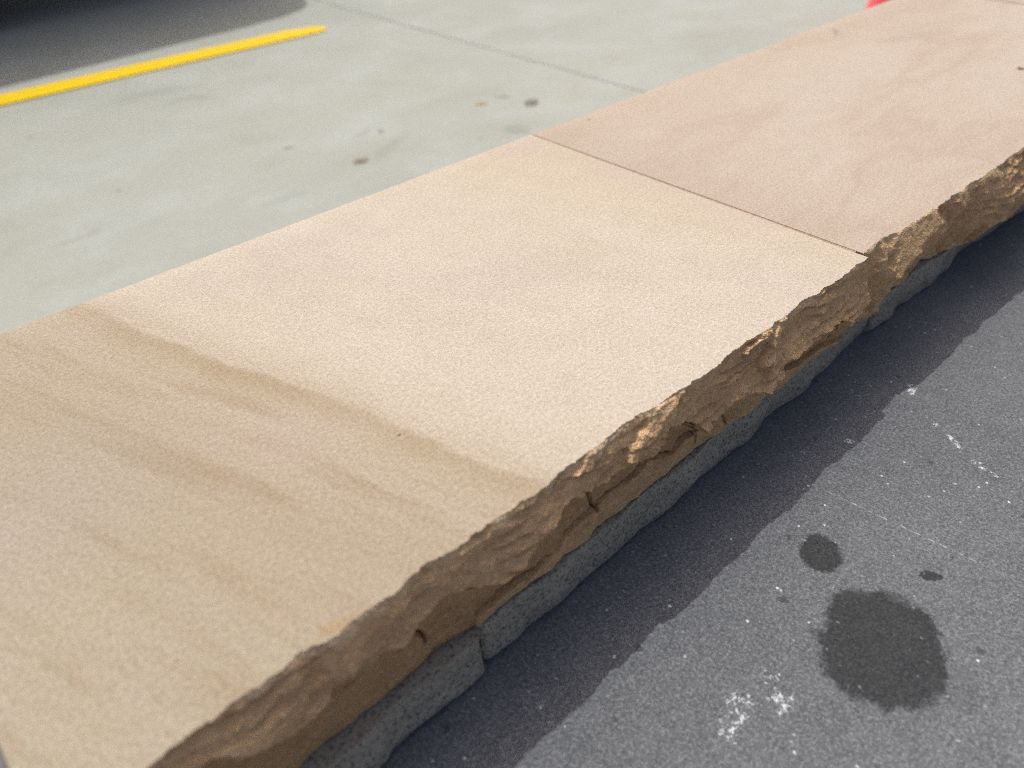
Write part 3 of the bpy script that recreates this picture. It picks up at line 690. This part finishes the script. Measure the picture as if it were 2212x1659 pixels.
bm = bmesh.new(); vv = [bm.verts.new(p) for p in V]
for f in F: bm.faces.new([vv[i] for i in f])
body = link('body', bm_mesh('car_body', bm, True, 50), MAT_PAINT, car)
def shell(name, xa, xb, fr0, fr1, mat, n=16, proud=.006, parent=None, sides=(-1, 1)):
    for s in sides:
        V = []; F = []
        for i in range(n + 1):
            x = xa + (xb - xa) * i / n; hw, be, ro = lerp(x, HW), lerp(x, BELT), lerp(x, ROOF); cab = max(0, ro - be); ti = min(1., cab / .3)
            for fr in (fr0, (fr0 + fr1) / 2, fr1):
                yy = np.interp(fr, (0, .35, .75, .94), (hw - .035, hw - .045 - .10 * ti, hw - .07 - .17 * ti, hw - .12 - .21 * ti)) + proud
                V.append((x, s * yy, be + cab * fr + .002))
        for i in range(n):
            for k in (0, 1): F.append((i * 3 + k, (i + 1) * 3 + k, (i + 1) * 3 + k + 1, i * 3 + k + 1))
        me = mesh_np(name, V, F, (mat,)); o = link(name, me, parent=parent or car)
        sm = o.modifiers.new('thickness', 'SOLIDIFY'); sm.thickness = .004; sm.offset = 0
shell('side_window', -.62, .28, .10, .80, MAT_GLASS); shell('side_window', .33, 1.28, .10, .78, MAT_GLASS)
def screen(name, xa, xb):
    V = []; F = []; n = 12
    for i in range(n + 1):
        x = xa + (xb - xa) * i / n; hw, ro = lerp(x, HW), lerp(x, ROOF)
        for k in range(9): V.append((x, (hw - .30) * (k / 4 - 1), ro + .008 - .012 * (k / 4 - 1) ** 2))
    for i in range(n):
        for k in range(8): F.append((i * 9 + k, i * 9 + k + 1, i * 9 + k + 10, i * 9 + k + 9))
    o = link(name, mesh_np(name, V, F, (MAT_GLASS,)), parent=car); sm = o.modifiers.new('thickness', 'SOLIDIFY'); sm.thickness = .005; sm.offset = 0
screen('windscreen', -.98, -.32); screen('rear_window', 1.18, 1.70)
bm = bmesh.new(); box(bm, -2.0, 1.9, -.80, .80, .30, .42, .02, 2); link('underbody', bm_mesh('underbody', bm), MAT_BLK, car)
for wx_ in WX:
    bm = bmesh.new(); box(bm, wx_ - .30, wx_ + .30, -.70, .70, .60, .86, .02, 1); link('wheel_well', bm_mesh('wheel_well', bm), MAT_BLK, car)
    for s in (-1, 1):
        w = link('wheel', None, parent=car, loc=(wx_, s * .795, WR + .001)); w.rotation_euler.x = math.pi / 2
        V, F = lathe([(.215, -.10), (.30, -.108), (.36, -.10), (.377, -.075), (.38, -.04), (.38, .04), (.377, .075), (.36, .10), (.30, .108), (.215, .10), (.205, .0)], 56)
        link('tyre', mesh_np('tyre', V, F, (MAT_TYRE,), None, True, 50), parent=w)
        bm = bmesh.new(); V, F = lathe([(.214, -.09), (.214, .09)], 48); vs = [bm.verts.new(p) for p in V]
        for f in F: bm.faces.new([vs[i] for i in f])
        for k in range(10):
            a = k / 10 * 2 * math.pi; n0 = len(bm.verts); c_, s_ = math.cos(a), math.sin(a)
            r = bmesh.ops.create_cube(bm, size=1.0)
            for v in r['verts']:
                lx = .03 + (v.co.x + .5) * .185; ly = v.co.y * (.05 if v.co.x < 0 else .032); v.co = Vector((c_ * lx - s_ * ly, s_ * lx + c_ * ly, v.co.z * .03 + .05 * (-s) * -1 * (1 if s < 0 else -1)))
        r = bmesh.ops.create_cone(bm, cap_ends=True, segments=24, radius1=.05, radius2=.05, depth=.15)
        link('rim', bm_mesh('rim', bm), MAT_RIM, parent=w)
for s in (-1, 1):
    bm = bmesh.new(); box(bm, 2.20, 2.385, s * .60 - .17, s * .60 + .17, 1.02, 1.22, .03, 2); link('tail_light', bm_mesh('tail_light', bm, True, 40), MAT_RED, car)
    bm = bmesh.new(); box(bm, -2.385, -2.12, s * .60 - .14, s * .60 + .14, .78, .92, .03, 2); link('headlight', bm_mesh('headlight', bm, True, 40), MAT_LAMP, car)
    bm = bmesh.new(); box(bm, -.78, -.60, s * 1.0 - .09, s * 1.0 + .09, 1.30, 1.44, .03, 2); link('side_mirror', bm_mesh('side_mirror', bm, True, 40), MAT_PAINT, car)
    for hx in (.12, 1.02):
        bm = bmesh.new(); box(bm, hx, hx + .20, s * .905 - .012, s * .905 + .012, 1.10, 1.125, .008, 2); link('door_handle', bm_mesh('door_handle', bm, True, 40), MAT_PAINT, car)
bm = bmesh.new(); box(bm, 2.30, 2.415, -.66, .66, .40, .60, .03, 2); link('bumper', bm_mesh('rear_bumper', bm, True, 40), MAT_BLK, car)
bm = bmesh.new(); box(bm, -2.415, -2.30, -.58, .58, .40, .58, .03, 2); link('bumper', bm_mesh('front_bumper', bm, True, 40), MAT_BLK, car)

# ------------------------------------------------------------------ grit along the foot of the wall
rg = np.random.RandomState(12); V = []; F = []
for k in range(900):
    x = rg.uniform(-.1, 1.3); y = np.interp(x, [-.1, .2, .6, 1.3], [.196, .190, .186, .178]) - abs(rg.normal(0, .014)) + (.004 if rg.rand() < .3 else 0)
    if k % 9 == 0: y = rg.uniform(-.25, .17)
    r = rg.uniform(.0003, .0008) * (2.0 if rg.rand() < .05 else 1); n = len(V); a = rg.uniform(0, 6.28)
    for j in range(4): V.append((x + r * math.cos(a + j * 1.57) * rg.uniform(.6, 1.3), y + r * math.sin(a + j * 1.57) * rg.uniform(.6, 1.3), FLOOR + r * .35))
    V += [(x, y, FLOOR + r * 1.1), (x, y, FLOOR + .0001)]
    for j in range(4): F += [(n + j, n + (j + 1) % 4, n + 4), (n + (j + 1) % 4, n + j, n + 5)]
MAT_GRIT = plain('pale_stone_grit', (.34, .32, .28), .9, .4, 300, .2)
link('grit', mesh_np('grit', V, F, (MAT_GRIT,), None, False), kind='stuff', label='pale stone grit scattered on the dark terrace along the wall', cat='grit')
